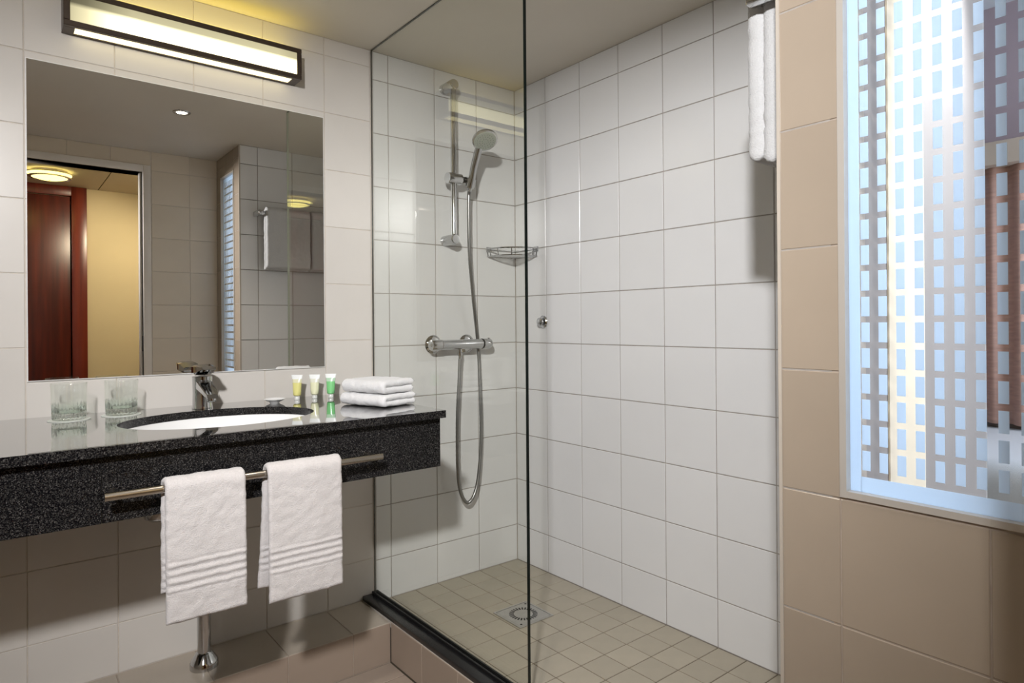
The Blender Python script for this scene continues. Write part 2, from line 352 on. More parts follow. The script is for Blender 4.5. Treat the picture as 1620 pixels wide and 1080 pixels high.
# door wall, facing +y
DX0, DX1, DZ = -0.60, 0.675, 1.935
wall_d = thing('wall_front', (0.9, YD, ZF), 'beige tiled wall with the doorway, opposite the vanity', 'wall', kind='structure')
for lo, hi in (((DX1, YD-0.12, ZF-0.1), (XW+0.1, YD-G, ZC)), ((XL-0.1, YD-0.12, ZF-0.1), (DX0, YD-G, ZC)), ((DX0, YD-0.12, DZ), (DX1, YD-G, ZC))):
    box('wall_core', lo, hi, GROUTL, wall_d)
tiles(wall_d, (0,YD,0), (-1,0,0), (0,0,1), joints(-XW, -XL, -0.925, 0.205), joints(ZF, ZC, 1.555, 0.197), SAND, 0.0024, skip=cut(-DX1-0.04, -DX0+0.04, ZF-1, DZ+0.04))
wall_l = struct('wall_left', (XL-0.1, YD-0.1, ZF-0.1), (XL, 0.0, ZC), pbr('pale_wall_tile', (0.72, 0.68, 0.62), 0.3), 'pale wall at the far end of the vanity counter', 'wall')
tag(boxes('ceiling', [((XL-0.1, YD-0.12, ZC), (XW+0.1, 0.1, ZC+0.1)), ((XW+0.1, YC-0.0899, ZC), (XB+0.1, 0.1, ZC+0.1))], CEIL, org=(0.5, -1, ZC)), 'plain matt painted bathroom ceiling', 'ceiling', kind='structure')

# floors
floor = struct('floor', (XL, YD-0.12, ZF-0.1), (1.046, 0.0, ZF-G), GROUTD, 'beige tiled bathroom floor below the pipe ledge', 'floor')
tiles(floor, (0,0,ZF), (1,0,0), (0,1,0), joints(XL, 1.046, 1.046-0.2*6, 0.2), joints(YD-0.12, -0.2225, -0.2225-0.1, 0.2), pbr('warm_floor_tile', (0.36, 0.29, 0.235), 0.35, rnd=0.03, noise_amt=0.05, nscale=10), 0.0035)
ledge = struct('ledge_pipe', (XL, -0.2225+G, ZF-0.1), (1.046, G, 0.02-G), GROUTT, 'low beige tiled pipe ledge running under the vanity', 'ledge')
lu = joints(XL, 1.046, 0.0649, 0.2132)
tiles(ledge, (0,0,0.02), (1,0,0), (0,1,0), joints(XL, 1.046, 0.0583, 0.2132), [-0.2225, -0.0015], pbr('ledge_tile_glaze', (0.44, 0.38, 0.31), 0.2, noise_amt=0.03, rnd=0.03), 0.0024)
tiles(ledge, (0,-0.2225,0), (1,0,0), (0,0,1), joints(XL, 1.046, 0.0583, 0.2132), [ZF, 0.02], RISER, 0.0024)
sfl = struct('floor_shower', (1.048+G, YC, ZF-0.1), (XB+G, G, -G), GROUTD, 'small square beige tiles of the raised shower floor', 'floor')
xs = joints(1.113, XB, XB-0.1028*6, 0.1028)
tiles(sfl, (0,0,0), (1,0,0), (0,1,0), xs, sorted(-v for v in joints(0.0, -YC, 0.0, 0.1008)), FLOORT, 0.0032)
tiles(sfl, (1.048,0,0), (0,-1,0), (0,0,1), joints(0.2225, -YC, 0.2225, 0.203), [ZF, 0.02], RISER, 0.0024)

# ------------------------------------------------------------------ window to the bedroom
win = thing('window_1', (XW, (WY0+WY1)/2, WZ0), 'tall narrow interior window with frosted rectangles on clear glass', 'window', kind='structure')
PX = XW+0.012
fr = 0.011
boxes('window_frame', [((XW-0.0035, WY1-fr, WZ0), (PX+0.02, WY1-0.0005, WZ1)), ((XW-0.0035, WY0+0.0005, WZ0), (PX+0.02, WY0+fr, WZ1)),
                       ((XW-0.0035, WY0+fr, WZ0+0.0005), (PX+0.02, WY1-fr, WZ0+fr)), ((XW-0.0035, WY0+fr, WZ1-fr), (PX+0.02, WY1-fr, WZ1-0.0005))], ALU, win)
gp = box('pane', (PX, WY0+fr, WZ0+fr), (PX+0.006, WY1-fr, WZ1-fr), CLEAR, win)
e_ = 0.0006
boxes('frosted_border', [((PX-e_, WY1-0.028, WZ0+fr), (PX-0.0001, WY1-fr, WZ1-fr)), ((PX-e_, WY0+fr, WZ0+fr), (PX-0.0001, WY0+0.02, WZ1-fr)),
                         ((PX-e_, WY0+0.02, WZ0+fr), (PX-0.0001, WY1-0.028, WZ0+0.036)), ((PX-e_, WY0+0.02, WZ1-0.035), (PX-0.0001, WY1-0.028, WZ1-fr))], FROST, win)
k = XW and (PX-0.0)/XW     # pattern measured on the tile face, pane lies slightly behind it
dm = None
for i in range(9):
    yc = CAM.y+((-1.7540-0.02565*i)-CAM.y)*k
    if yc < WY0+0.021: continue
    for j in range(-9, 19):
        zt = CAM.z+((1.1568+0.0409*j)-CAM.z)*k
        z0, z1 = max(zt-0.0315, WZ0+0.036), min(zt, WZ1-0.035)
        if z1-z0 < 0.006: continue
        if dm is None or z1-z0 < 0.031:
            b = bmesh.new(); bbox(b, (-e_/2, -0.0062, -(z1-z0)/2), (e_/2, 0.0062, (z1-z0)/2)); mm = bm_mesh('frosted_rectangle_mesh', b, FROST)
            if z1-z0 >= 0.031: dm = mm
        else: mm = dm
        o = bpy.data.objects.new('frosted_rectangle', mm); COL.objects.link(o); o.parent = win
        o.location = V((PX-e_/2-0.0001, yc, (z0+z1)/2))-ORG[win]

# bedroom beyond the window
BR0 = -3.6
struct('wall_bedroom_side', (XW+0.1, YC-0.092, ZF-0.1), (1.872, YC-0.0905, 2.3), pbr('bedroom_taupe_paint', (0.25, 0.215, 0.195), 0.8), 'taupe bedroom wall seen through the patterned window', 'wall')
struct('wall_bedroom_far', (3.15, BR0, ZF-0.1), (3.25, 0.1, 2.3), pbr('bedroom_mauve_paint', (0.42, 0.33, 0.36), 0.8), 'mauve bedroom wall above the brown curtain', 'wall')
struct('wall_bedroom_back', (XW+0.1, BR0-0.1, ZF-0.1), (3.25, BR0, 2.3), pbr('bedroom_wall_paint', (0.55, 0.55, 0.58), 0.8), 'pale bedroom wall opposite the shower block', 'wall')
struct('wall_bedroom_end', (XB+0.1, 0.0, ZF-0.1), (3.15, 0.1, 2.3), pbr('bedroom_wall_paint_end', (0.5, 0.5, 0.55), 0.8), 'pale bedroom wall beside the shower block', 'wall')
struct('floor_bedroom', (XW+0.1, BR0, ZF-0.1), (3.25, 0.0, ZF), pbr('bedroom_carpet', (0.3, 0.28, 0.3), 0.95, bump=0.5, bscale=200), 'grey carpet of the bedroom behind the window', 'floor')
struct('ceiling_bedroom', (XW+0.1, BR0, 2.3), (3.25, 0.1, 2.4), pbr('bedroom_ceiling_paint', (0.7, 0.72, 0.75), 0.9), 'pale bedroom ceiling behind the patterned window', 'ceiling')
def curtain(name, x0, x1, y, z0, z1, axis, mat, label, wl, amp, org):
    n = int((x1-x0)/wl*14); vs_, fs = [], []
    for i in range(n+1):
        s = x0+(x1-x0)*i/n
        for z, sc in ((z0, 1.15), (z0*0.5+z1*0.5, 1.0), (z1, 0.75)):
            d = amp*sc*(math.sin(2*math.pi*s/wl)+0.35*math.sin(2*math.pi*s/wl*0.43+1))
            for t in (0, 0.003): vs_.append((s, y+d+t, z) if axis == 'x' else (y+d+t, s, z))
    for i in range(n):
        a, b_ = i*6, (i+1)*6
        for q in (0, 2):
            fs += [(a+q, b_+q, b_+q+2, a+q+2), (a+q+1, a+q+3, b_+q+3, b_+q+1)]
        fs += [(a, a+1, b_+1, b_), (a+4, b_+4, b_+5, a+5)]
    fs += [(0, 2, 3, 1), (2, 4, 5, 3)]; a = n*6; fs += [(a, a+1, a+3, a+2), (a+2, a+3, a+5, a+4)]
    return tag(link(name, mesh(name, vs_, fs, mat, True), None, org), label, 'curtain')
struct('trim_2', (1.30, YC-0.0955, ZF), (1.475, YC-0.0922, 2.298), pbr('cream_strip', (0.70, 0.58, 0.43), 0.8), 'cream vertical strip on the wall close behind the patterned window', 'wall panel')  # flat cream strip laid on the taupe wall for the pale vertical band
curtain('bedroom_curtain', -2.6, -1.0, 3.0, 0.64, 1.622, 'y', pbr('brown_drape', (0.56, 0.33, 0.26), 0.8, noise_amt=0.15, nscale=20, stretch=(1, 1, 6)), 'brown pleated curtain below a beige pelmet in the bedroom', 0.088, 0.018, (3.0, -1.8, 0.64))
tag(box('curtain_pelmet', (2.94, -2.7, 1.622), (3.14, -0.9, 1.71), pbr('beige_pelmet', (0.62, 0.50, 0.40), 0.6), bevel=0.004, org=(3.0, -1.8, 1.622)), 'beige pelmet box above the brown bedroom curtain', 'pelmet')
bed = thing('bed', (2.75, -1.8, ZF), 'white made bed standing below the brown bedroom curtain', 'bed')
box('bed_base', (2.35, -2.6, ZF), (3.1, -0.9, 0.25), pbr('bed_base_fabric', (0.25, 0.22, 0.22), 0.9), bed, 0.01)
box('mattress', (2.33, -2.62, 0.25), (3.1, -0.88, 0.48), TERRYW, bed, 0.05, seg=4)
box('duvet', (2.30, -2.65, 0.44), (3.1, -0.85, 0.62), TERRYW, bed, 0.06, seg=4)
dl = thing('bedroom_glare_lamp', (1.60, -1.98, 2.3), 'added bedroom ceiling lamp whose glow stands in for glare on the window', 'light')  # invented lamp, its hot spot imitates the glare on the pane
lathe('ring', [(0.045, -0.006), (0.045, 0), (0.03, 0), (0.03, -0.006)], WHITEP, dl, (1.60, -1.98, 2.3), seg=24)
lathe('lens', [(0.0, -0.004), (0.029, -0.004), (0.029, -0.001), (0, -0.001)], emit('bedroom_glare_lens', (0.9, 0.95, 1), 20), dl, (1.60, -1.98, 2.3), seg=24)
light('bedroom_glare_spot', 'SPOT', (1.60, -1.98, 2.27), 230, (0.86, 0.93, 1.0), (1.58, -1.72, 1.62), 0.03, spot=40, blend=1.0)  # added beam that whitens the upper bedroom wall like glare

# ------------------------------------------------------------------ doorway and hall
dr = thing('door_1', (DX1, YD, ZF), 'painted door frame of the bathroom doorway, seen in the mirror', 'door frame', kind='structure')
a = 0.04
box('jamb', (DX1, YD-0.125, ZF), (DX1+a, YD+0.012, DZ+a), DOORP, dr, 0.003)
box('jamb', (DX0-a, YD-0.125, ZF), (DX0, YD+0.012, DZ+a), DOORP, dr, 0.003)
box('head', (DX0, YD-0.125, DZ), (DX1, YD+0.012, DZ+a), DOORP, dr, 0.003)
box('door_stop', (DX1-0.012, YD-0.075, ZF), (DX1, YD-0.03, DZ), DOORP, dr, 0.002)
box('hinge', (DX1-0.004, YD-0.026, 0.89), (DX1+0.001, YD-0.002, 0.98), DARK, dr, 0.001)
HY = -3.53
struct('wall_hall_far', (-1.2, HY-0.1, ZF-0.1), (1.08, HY, ZC), CREAM, 'cream painted hall wall seen through the doorway in the mirror', 'wall')
struct('wall_hall_right', (1.08, HY-0.1, ZF-0.1), (1.179, YD-0.12, ZC), CREAM, 'cream painted hall wall to the side of the doorway', 'wall')
struct('wall_hall_left', (-1.3, HY, ZF-0.1), (-1.2, YD-0.12, ZC), CREAM, 'cream painted hall wall beside the wardrobe', 'wall')
struct('wall_hall_near', (-1.3, YD-0.13, ZF-0.1), (XL-0.1, YD-0.12, ZC), CREAM, 'short cream hall wall next to the bathroom', 'wall')
struct('floor_hall', (-1.3, HY-0.1, ZF-0.1), (1.08, YD-0.12, ZF), CARPET, 'brown carpet of the hall outside the bathroom', 'floor')
hc = struct('ceiling_hall', (-1.3, HY-0.1, ZC+0.004), (1.179, YD-0.12, ZC+0.1), DARK, 'panelled pale hall ceiling with a straight joint', 'ceiling')
box('ceiling_panel', (-1.3, HY, ZC), (0.606, YD-0.12, ZC+0.004), HALLC, hc); box('ceiling_panel', (0.612, HY, ZC), (1.08, YD-0.12, ZC+0.004), HALLC, hc)
wd = thing('wardrobe_door', (0.0, HY, ZF), 'dark red-brown wooden door and frame in the hall, reflected in the mirror', 'door')
box('frame_post', (0.44, HY+0.001, ZF), (0.535, HY+0.045, ZC-0.001), MAHOGL, wd, 0.003)
box('frame_post', (-0.62, HY+0.001, ZF), (-0.52, HY+0.045, ZC-0.001), MAHOGL, wd, 0.003)
box('frame_head', (-0.52, HY+0.001, 1.99), (0.44, HY+0.045, ZC-0.001), MAHOGL, wd, 0.003)
box('door_leaf', (-0.516, HY+0.001, ZF), (0.434, HY+0.028, 1.985), MAHOG, wd, 0.002)
box('shadow_gap', (0.434, HY+0.001, ZF), (0.44, HY+0.012, 1.99), DARK, wd)
hl = thing('hall_ceiling_lamp', (0.285, -2.99, ZC), 'round opal glass ceiling lamp with metal rings in the hall', 'lamp')
lathe('mount', [(0, 0), (0.10, 0), (0.10, -0.02), (0, -0.02)], STEEL, hl, (0.285, -2.99, ZC), seg=40)
lathe('shade', [(0, -0.062), (0.06, -0.058), (0.105, -0.045), (0.122, -0.028), (0.122, -0.02), (0, -0.02)], emit('opal_lamp_glass', (1.0, 0.84, 0.26), 3.4), hl, (0.285, -2.99, ZC), seg=40)
for rr, zz in ((0.128, -0.022), (0.118, -0.044)):
    lathe('ring', [(rr, zz-0.003), (rr+0.004, zz), (rr, zz+0.003), (rr-0.004, zz), (rr, zz-0.003)], STEEL, hl, (0.285, -2.99, ZC), seg=40)
lathe('finial', [(0, -0.075), (0.005, -0.072), (0.005, -0.062), (0, -0.06)], STEEL, hl, (0.285, -2.99, ZC), seg=12)
light('hall_fill_spot', 'SPOT', (0.98, -2.55, ZC-0.03), 58, (1.0, 0.86, 0.62), (0.45, -3.4, 0.9), 0.04, spot=120, blend=0.8)  # added unseen spot to brighten the cream hall wall

# ------------------------------------------------------------------ mirror
mi = thing('wall_mirror', (0.49, 0, 0.888), 'large frameless rectangular mirror above the vanity', 'mirror')
MX0, MX1, MZ0, MZ1 = 0.0682, 0.9115, 0.8877, 1.772
box('mirror_glass', (MX0+0.002, -0.0062, MZ0+0.002), (MX1-0.002, -0.0012, MZ1-0.002), MIRROR, mi)
boxes('edge', [((MX0, -0.006, MZ0), (MX0+0.002, -0.0008, MZ1)), ((MX1-0.002, -0.006, MZ0), (MX1, -0.0008, MZ1)),
               ((MX0+0.002, -0.006, MZ0), (MX1-0.002, -0.0008, MZ0+0.002)), ((MX0+0.002, -0.006, MZ1-0.002), (MX1-0.002, -0.0008, MZ1))], EDGEW, mi)

# ------------------------------------------------------------------ wall lamp above the mirror
X0, X1, Y1, Z0, Z1 = 0.150, 0.810, -0.072, 1.862, 1.965
wl = thing('vanity_light', ((X0+X1)/2, 0, Z0), 'long bronze framed box wall lamp glowing above the mirror', 'lamp')
box('back_plate', (X0+0.01, -0.012, Z0+0.004), (X1-0.01, -0.001, Z1-0.02), BRONZE, wl)
q = 0.0155
boxes('front_frame', [((X0, Y1, Z0), (X1, Y1+q, Z0+q)), ((X0, Y1, Z1-q), (X1, Y1+q, Z1)), ((X0, Y1, Z0+q), (X0+q, Y1+q, Z1-q)), ((X1-q, Y1, Z0+q), (X1, Y1+q, Z1-q))], BRONZE, wl, 0.0015, seg=1)
boxes('bottom_frame', [((X0, -0.012, Z0), (X1, -0.001, Z0+0.005)), ((X0, Y1+q, Z0), (X0+q+0.012, -0.012, Z0+0.008)), ((X1-q-0.012, Y1+q, Z0), (X1, -0.012, Z0+0.008))], BRONZE, wl)
box('end_plate', (X0, Y1+q, Z0+0.008), (X0+0.004, -0.001, Z1), BRONZE, wl); box('end_plate', (X1-0.004, Y1+q, Z0+0.008), (X1, -0.001, Z1), BRONZE, wl)
box('diffuser', (X0+q, Y1+0.003, Z0+q), (X1-q, Y1+0.007, Z1-q), lamp_diffuser('opal_diffuser'), wl)
box('bottom_diffuser', (X0+q+0.012, Y1+q, Z0+0.002), (X1-q-0.012, -0.012, Z0+0.005), emit('opal_bottom_diffuser', (1.0, 0.87, 0.50), 2.2), wl)
tube('fluorescent_tube', [(X0+0.03, -0.042, 1.905), (X1-0.03, -0.042, 1.905)], 0.013, emit('tube_glow', (1.0, 0.78, 0.22), 1.0), wl)
light('vanity_up_light', 'AREA', ((X0+X1)/2, -0.042, Z1-0.012), 0.42, (1.0, 0.76, 0.08), ((X0+X1)/2, -0.042, Z1+1), X1-X0-0.05, 0.05)

# ------------------------------------------------------------------ ceiling downlight
DL = (0.703, -1.203, ZC)
d = thing('downlight', DL, 'round recessed downlight in the bathroom ceiling, seen in the mirror', 'light')
lathe('ring', [(0.024, -0.001), (0.028, -0.005), (0.038, -0.004), (0.040, -0.0005), (0.024, -0.0005)], CHROME, d, DL, seg=32)
lathe('lens', [(0, -0.0025), (0.024, -0.0025), (0.024, -0.0008), (0, -0.0008)], emit('downlight_lens', (1.0, 0.93, 0.8), 14), d, DL, seg=32)
light('downlight_spot', 'SPOT', (DL[0], DL[1], ZC-0.012), 34, (1.0, 0.91, 0.80), (DL[0], DL[1], 0), 0.02, spot=88, blend=1.0)

# ------------------------------------------------------------------ vanity counter
ZT = 0.788
CY0, CX1 = -0.63, 1.014
SXc, SYc, SA, SB = 0.482, -0.335, 0.246, 0.186
vn = thing('vanity_counter', (0.2, -0.3, 0.62), 'speckled black granite vanity counter with deep apron', 'counter')
def slab_with_hole(name, x0, x1, y0, y1, z0, z1, n=72):
    vs_, fs = [], []
    ring = []
    for k in range(n):
        t = 2*math.pi*k/n; c, s = math.cos(t), math.sin(t)
        ex, ey = SXc+SA*c, SYc+SB*s
        # outer point along the same direction on the rectangle
        tx = ((x1-SXc)/c if c > 1e-9 else (x0-SXc)/c if c < -1e-9 else 1e9)
        ty = ((y1-SYc)/s if s > 1e-9 else (y0-SYc)/s if s < -1e-9 else 1e9)
        m = min(tx, ty); ring.append((ex, ey, SXc+m*c, SYc+m*s))
    # snap nearest outer points to the corners
    for cx_, cy_ in ((x0,y0),(x1,y0),(x1,y1),(x0,y1)):
        i = min(range(n), key=lambda i: (ring[i][2]-cx_)**2+(ring[i][3]-cy_)**2); ring[i] = (ring[i][0], ring[i][1], cx_, cy_)
    for ex, ey, ox, oy in ring: vs_ += [(ex,ey,z1),(ox,oy,z1),(ex,ey,z0),(ox,oy,z0)]
    for k in range(n):
        a_, b_ = 4*k, 4*((k+1) % n)
        fs += [(a_, a_+1, b_+1, b_), (a_+2, b_+2, b_+3, a_+3), (a_, b_, b_+2, a_+2), (a_+1, a_+3, b_+3, b_+1)]
    return mesh(name, vs_, fs, GRAN, False)
me = slab_with_hole('top', XL+0.001, CX1, CY0, -0.001, ZT-0.0215, ZT)
me.materials.append(GRANA)
for p_ in me.polygons:
    if abs(p_.normal.z) < 0.5: p_.material_index = 1
link('top', me, vn)
AY = -0.603
box('apron_panel', (XL+0.001, AY, 0.622), (0.1728, AY+0.02, ZT-0.022), GRANA, vn, 0.0008, seg=1)
box('apron_panel', (0.1738, AY+0.0012, 0.622), (CX1-0.002, AY+0.02, ZT-0.022), GRANA, vn, 0.0008, seg=1)
box('apron_return', (CX1-0.022, AY+0.0205, 0.622), (CX1-0.002, -0.001, ZT-0.022), GRANA, vn, 0.0008, seg=1)

sk = thing('sink_basin', (SXc, SYc, 0.63), 'white oval undermount sink basin set in the granite counter', 'sink')
prof = [(0.97, -0.0005), (1.06, -0.0005), (1.06, -0.012), (1.0, -0.02), (0.93, -0.08), (0.72, -0.125), (0.3, -0.142), (0.09, -0.145), (0.09, -0.135), (0.3, -0.130), (0.70, -0.113), (0.89, -0.07), (0.965, -0.012), (0.97, -0.0005)]
vs_, fs = [], []; n = 56; zt = ZT-0.0218
for k in range(n):
    t = 2*math.pi*k/n
    for r, z in prof: vs_.append((SXc+SA*(r+0.02)*math.cos(t), SYc+SB*(r+0.02)*math.sin(t), zt+z))
m_ = len(prof)
for k in range(n):
    for i in range(m_-1): fs.append((k*m_+i, ((k+1) % n)*m_+i, ((k+1) % n)*m_+i+1, k*m_+i+1))
link('bowl', mesh('bowl', vs_, fs, PORC, 60), sk)
lathe('drain_fitting', [(0, 0), (0.024, 0), (0.026, 0.003), (0.016, 0.006), (0, 0.006)], CHROME, sk, (SXc, SYc, zt-0.1385), seg=28)

# drain trap under the sink
tr = thing('sink_trap', (0.482, -0.12, 0.02), 'chrome bottle trap and pipe standing on the ledge under the sink', 'pipe')
lathe('trap_cup', [(0, 0), (0.018, 0.001), (0.032, 0.01), (0.036, 0.024), (0.036, 0.08), (0.03, 0.086), (0, 0.086)], CHROME, tr, (0.325, -0.335, 0.536), seg=32)
tube('inlet_pipe', [(SXc, SYc, zt-0.146), (SXc, SYc, 0.60), (0.46, -0.335, 0.585), (0.361, -0.335, 0.585)], 0.014, CHROME, tr)
tube('outlet_pipe', spline([(0.325, -0.299, 0.60), (0.33, -0.2, 0.60), (0.40, -0.13, 0.60), (0.465, -0.12, 0.595), (0.482, -0.12, 0.56), (0.482, -0.12, 0.45)], 30), 0.0185, CHROME, tr, 20)
tube('standpipe', [(0.482, -0.12, 0.455), (0.482, -0.12, 0.03)], 0.0185, CHROME, tr, 24)
lathe('floor_rosette', [(0.0215, 0.045), (0.024, 0.042), (0.036, 0.022), (0.0395, 0.016), (0.0395, 0.0008), (0.0215, 0.0008), (0.0215, 0.045)], CHROME, tr, (0.482, -0.12, 0.02), seg=36)

# ------------------------------------------------------------------ faucet
FX, FY = 0.487, -0.098
fc = thing('basin_faucet', (FX, FY, ZT), 'chrome single lever basin faucet behind the sink', 'faucet')
lathe('body', [(0, 0.0005), (0.029, 0.0005), (0.029, 0.004), (0.0275, 0.008), (0.0265, 0.05), (0.0275, 0.085), (0.028, 0.096), (0.0, 0.098)], CHROME, fc, (FX, FY, ZT), seg=36)
def loft(name, secs, mat, parent, smooth=30):
    vs_, fs = [], []; n = len(secs[0])
    for s in secs: vs_ += s
    for i in range(len(secs)-1):
        for k in range(n): fs.append((i*n+k, i*n+(k+1) % n, (i+1)*n+(k+1) % n, (i+1)*n+k))
    fs.append(list(range(n))[::-1]); fs.append([len(vs_)-n+k for k in range(n)])
    return link(name, mesh(name, vs_, fs, mat, smooth), parent)
def rsec(cx, cy, cz, hw, hh, sl=0.0, r=0.35):
    """rounded rectangle section across the spout (x-width, z-height), leaning by sl"""
    pts = []
    for sx, sz in ((1,1),(-1,1),(-1,-1),(1,-1)):
        for t in ((0, 1) if sx*sz > 0 else (1, 0)):
            px = sx*hw*(1 if t == 0 else 1-r); pz = sz*hh*(1-r if t == 0 else 1)
            pts.append((cx+px, cy+pz*sl, cz+pz))
    return pts
loft('spout', [rsec(FX, FY, ZT+0.074, 0.022, 0.017), rsec(FX, FY-0.03, ZT+0.070, 0.0215, 0.0165, 0.15), rsec(FX, FY-0.07, ZT+0.060, 0.020, 0.0125, 0.3),
               rsec(FX, FY-0.105, ZT+0.050, 0.0185, 0.0095, 0.4), rsec(FX, FY-0.118, ZT+0.0455, 0.015, 0.006, 0.4)], CHROME, fc)
lathe('aerator', [(0, -0.012), (0.0115, -0.012), (0.0125, -0.009), (0.0125, 0.004), (0, 0.004)], CHROME, fc, (FX, FY-0.103, ZT+0.040), (0, 0.2, 1), seg=24)
hd = loft('lever_handle', [rsec(FX, FY+0.030, ZT+0.109, 0.018, 0.008), rsec(FX, FY+0.012, ZT+0.115, 0.0275, 0.016), rsec(FX, FY-0.02, ZT+0.118, 0.0275, 0.0155, 0.1),
              rsec(FX, FY-0.05, ZT+0.121, 0.022, 0.009, 0.1), rsec(FX, FY-0.085, ZT+0.125, 0.018, 0.0045, 0.1)], CHROME, fc)
lathe('indicator_dot', [(0, 0), (0.003, 0), (0.003, 0.001), (0, 0.001)], DARK, hd, (FX, FY-0.0255, ZT+0.104), (0, -1, 0), seg=12)

# ------------------------------------------------------------------ tumblers on doilies
def tumbler(x, y, lab1, lab2, spin):
    c = link('coaster', mesh('coaster', *doily(x, y)), None, (x, y, ZT)); tag(c, lab2, 'coaster', 'paper coasters under the tumblers')
    t = thing('tumbler', (x, y, ZT+0.0019), lab1, 'glass', 'drinking tumblers on the vanity')
    fl = 24
    def rf(r, z, a_):
        if r > 0.0378 and 0.004 < z < 0.043: return r-0.0034*(0.5-0.5*math.cos(fl*a_+spin))*min(1, (0.0445-z)/0.012)
        return r
    lathe('cup', [(0, 0.0), (0.035, 0.0), (0.0380, 0.002), (0.0385, 0.008), (0.0389, 0.02), (0.0392, 0.034), (0.0394, 0.044), (0.0398, 0.058), (0.0412, 0.0955), (0.0406, 0.097), (0.0398, 0.0955),
                  (0.0382, 0.058), (0.0372, 0.04), (0.0362, 0.028), (0.033, 0.020), (0.024, 0.0175), (0, 0.017)], TUMBLER, t, (x, y, ZT+0.0019), seg=168, rf=rf)
def doily(x, y):
    vs_, fs = [], []; n = 96
    for z in (ZT+0.0004, ZT+0.0016):
        for k in range(n):
            a_ = 2*math.pi*k/n; r = 0.0475+0.0014*abs(math.sin(a_*8)); vs_.append((x+r*math.cos(a_), y+r*math.sin(a_), z))
    fs = [list(range(n))[::-1], list(range(n, 2*n))]+[(k, (k+1) % n, n+(k+1) % n, n+k) for k in range(n)]
    return vs_, fs, PAPER
tumbler(0.1535, -0.118, 'fluted clear glass tumbler farther from the sink', 'scalloped paper coaster under the tumbler farther from the sink', 0)
tumbler(0.276, -0.102, 'fluted clear glass tumbler beside the sink edge', 'scalloped paper coaster under the tumbler beside the sink', 1)

# ------------------------------------------------------------------ toiletry tubes, soap dish
def toiletry(x, y, col, lab, rot, h):
    t = thing('toiletry_tube', (x, y, ZT), lab, 'toiletry tube', 'toiletry tubes beside the sink')
    liq = pbr('tube_liquid', col, 0.25, noise_amt=0.03); cl = pbr('tube_clear', tuple(0.5*c+0.36 for c in col), 0.2, noise_amt=0.02)
    def sec(z, a_, b_):
        return [(x+a_*math.cos(t_)*math.cos(rot)-b_*math.sin(t_)*math.sin(rot), y+a_*math.cos(t_)*math.sin(rot)+b_*math.sin(t_)*math.cos(rot), ZT+z) for t_ in [2*math.pi*k/24 for k in range(24)]]
    lathe('cap', [(0, 0.0005), (0.0088, 0.0005), (0.0085, 0.011), (0.007, 0.013), (0, 0.013)], pbr('clear_cap', (0.66, 0.67, 0.63), 0.15), t, (x, y, ZT), seg=20)
    loft('body', [sec(0.0132, 0.009, 0.009), sec(0.016, 0.0125, 0.012), sec(0.03, 0.0135, 0.011), sec(h-0.026, 0.0148, 0.0075)], liq, t, 50)
    loft('clear_shoulder', [sec(h-0.0259, 0.0149, 0.0075), sec(h-0.018, 0.0155, 0.006), sec(h-0.014, 0.016, 0.0045)], cl, t, 50)
    loft('crimp', [sec(h-0.0139, 0.0162, 0.0045), sec(h-0.008, 0.0175, 0.0025), sec(h, 0.019, 0.001)], WHITEP, t, 50)
toiletry(0.783, -0.080, (0.72, 0.68, 0.25), 'small yellow toiletry tube with white crimp, next to the soap dish', -0.7, 0.083)
toiletry(0.842, -0.083, (0.76, 0.76, 0.52), 'small pale cream toiletry tube standing between yellow and green tubes', -0.65, 0.081)
toiletry(0.893, -0.097, (0.22, 0.62, 0.24), 'small green toiletry tube beside the folded towels', -0.6, 0.082)
lathe('soap_dish', [(0, 0.0005), (0.014, 0.0005), (0.017, 0.004), (0.026, 0.008), (0.033, 0.0125), (0.032, 0.0135), (0.024, 0.0105), (0, 0.009)], PORC, None, (0.698, -0.112, ZT), seg=36, org=(0.698, -0.112, ZT))
tag(bpy.data.objects['soap_dish'], 'tiny white porcelain soap dish behind the sink edge', 'soap dish')

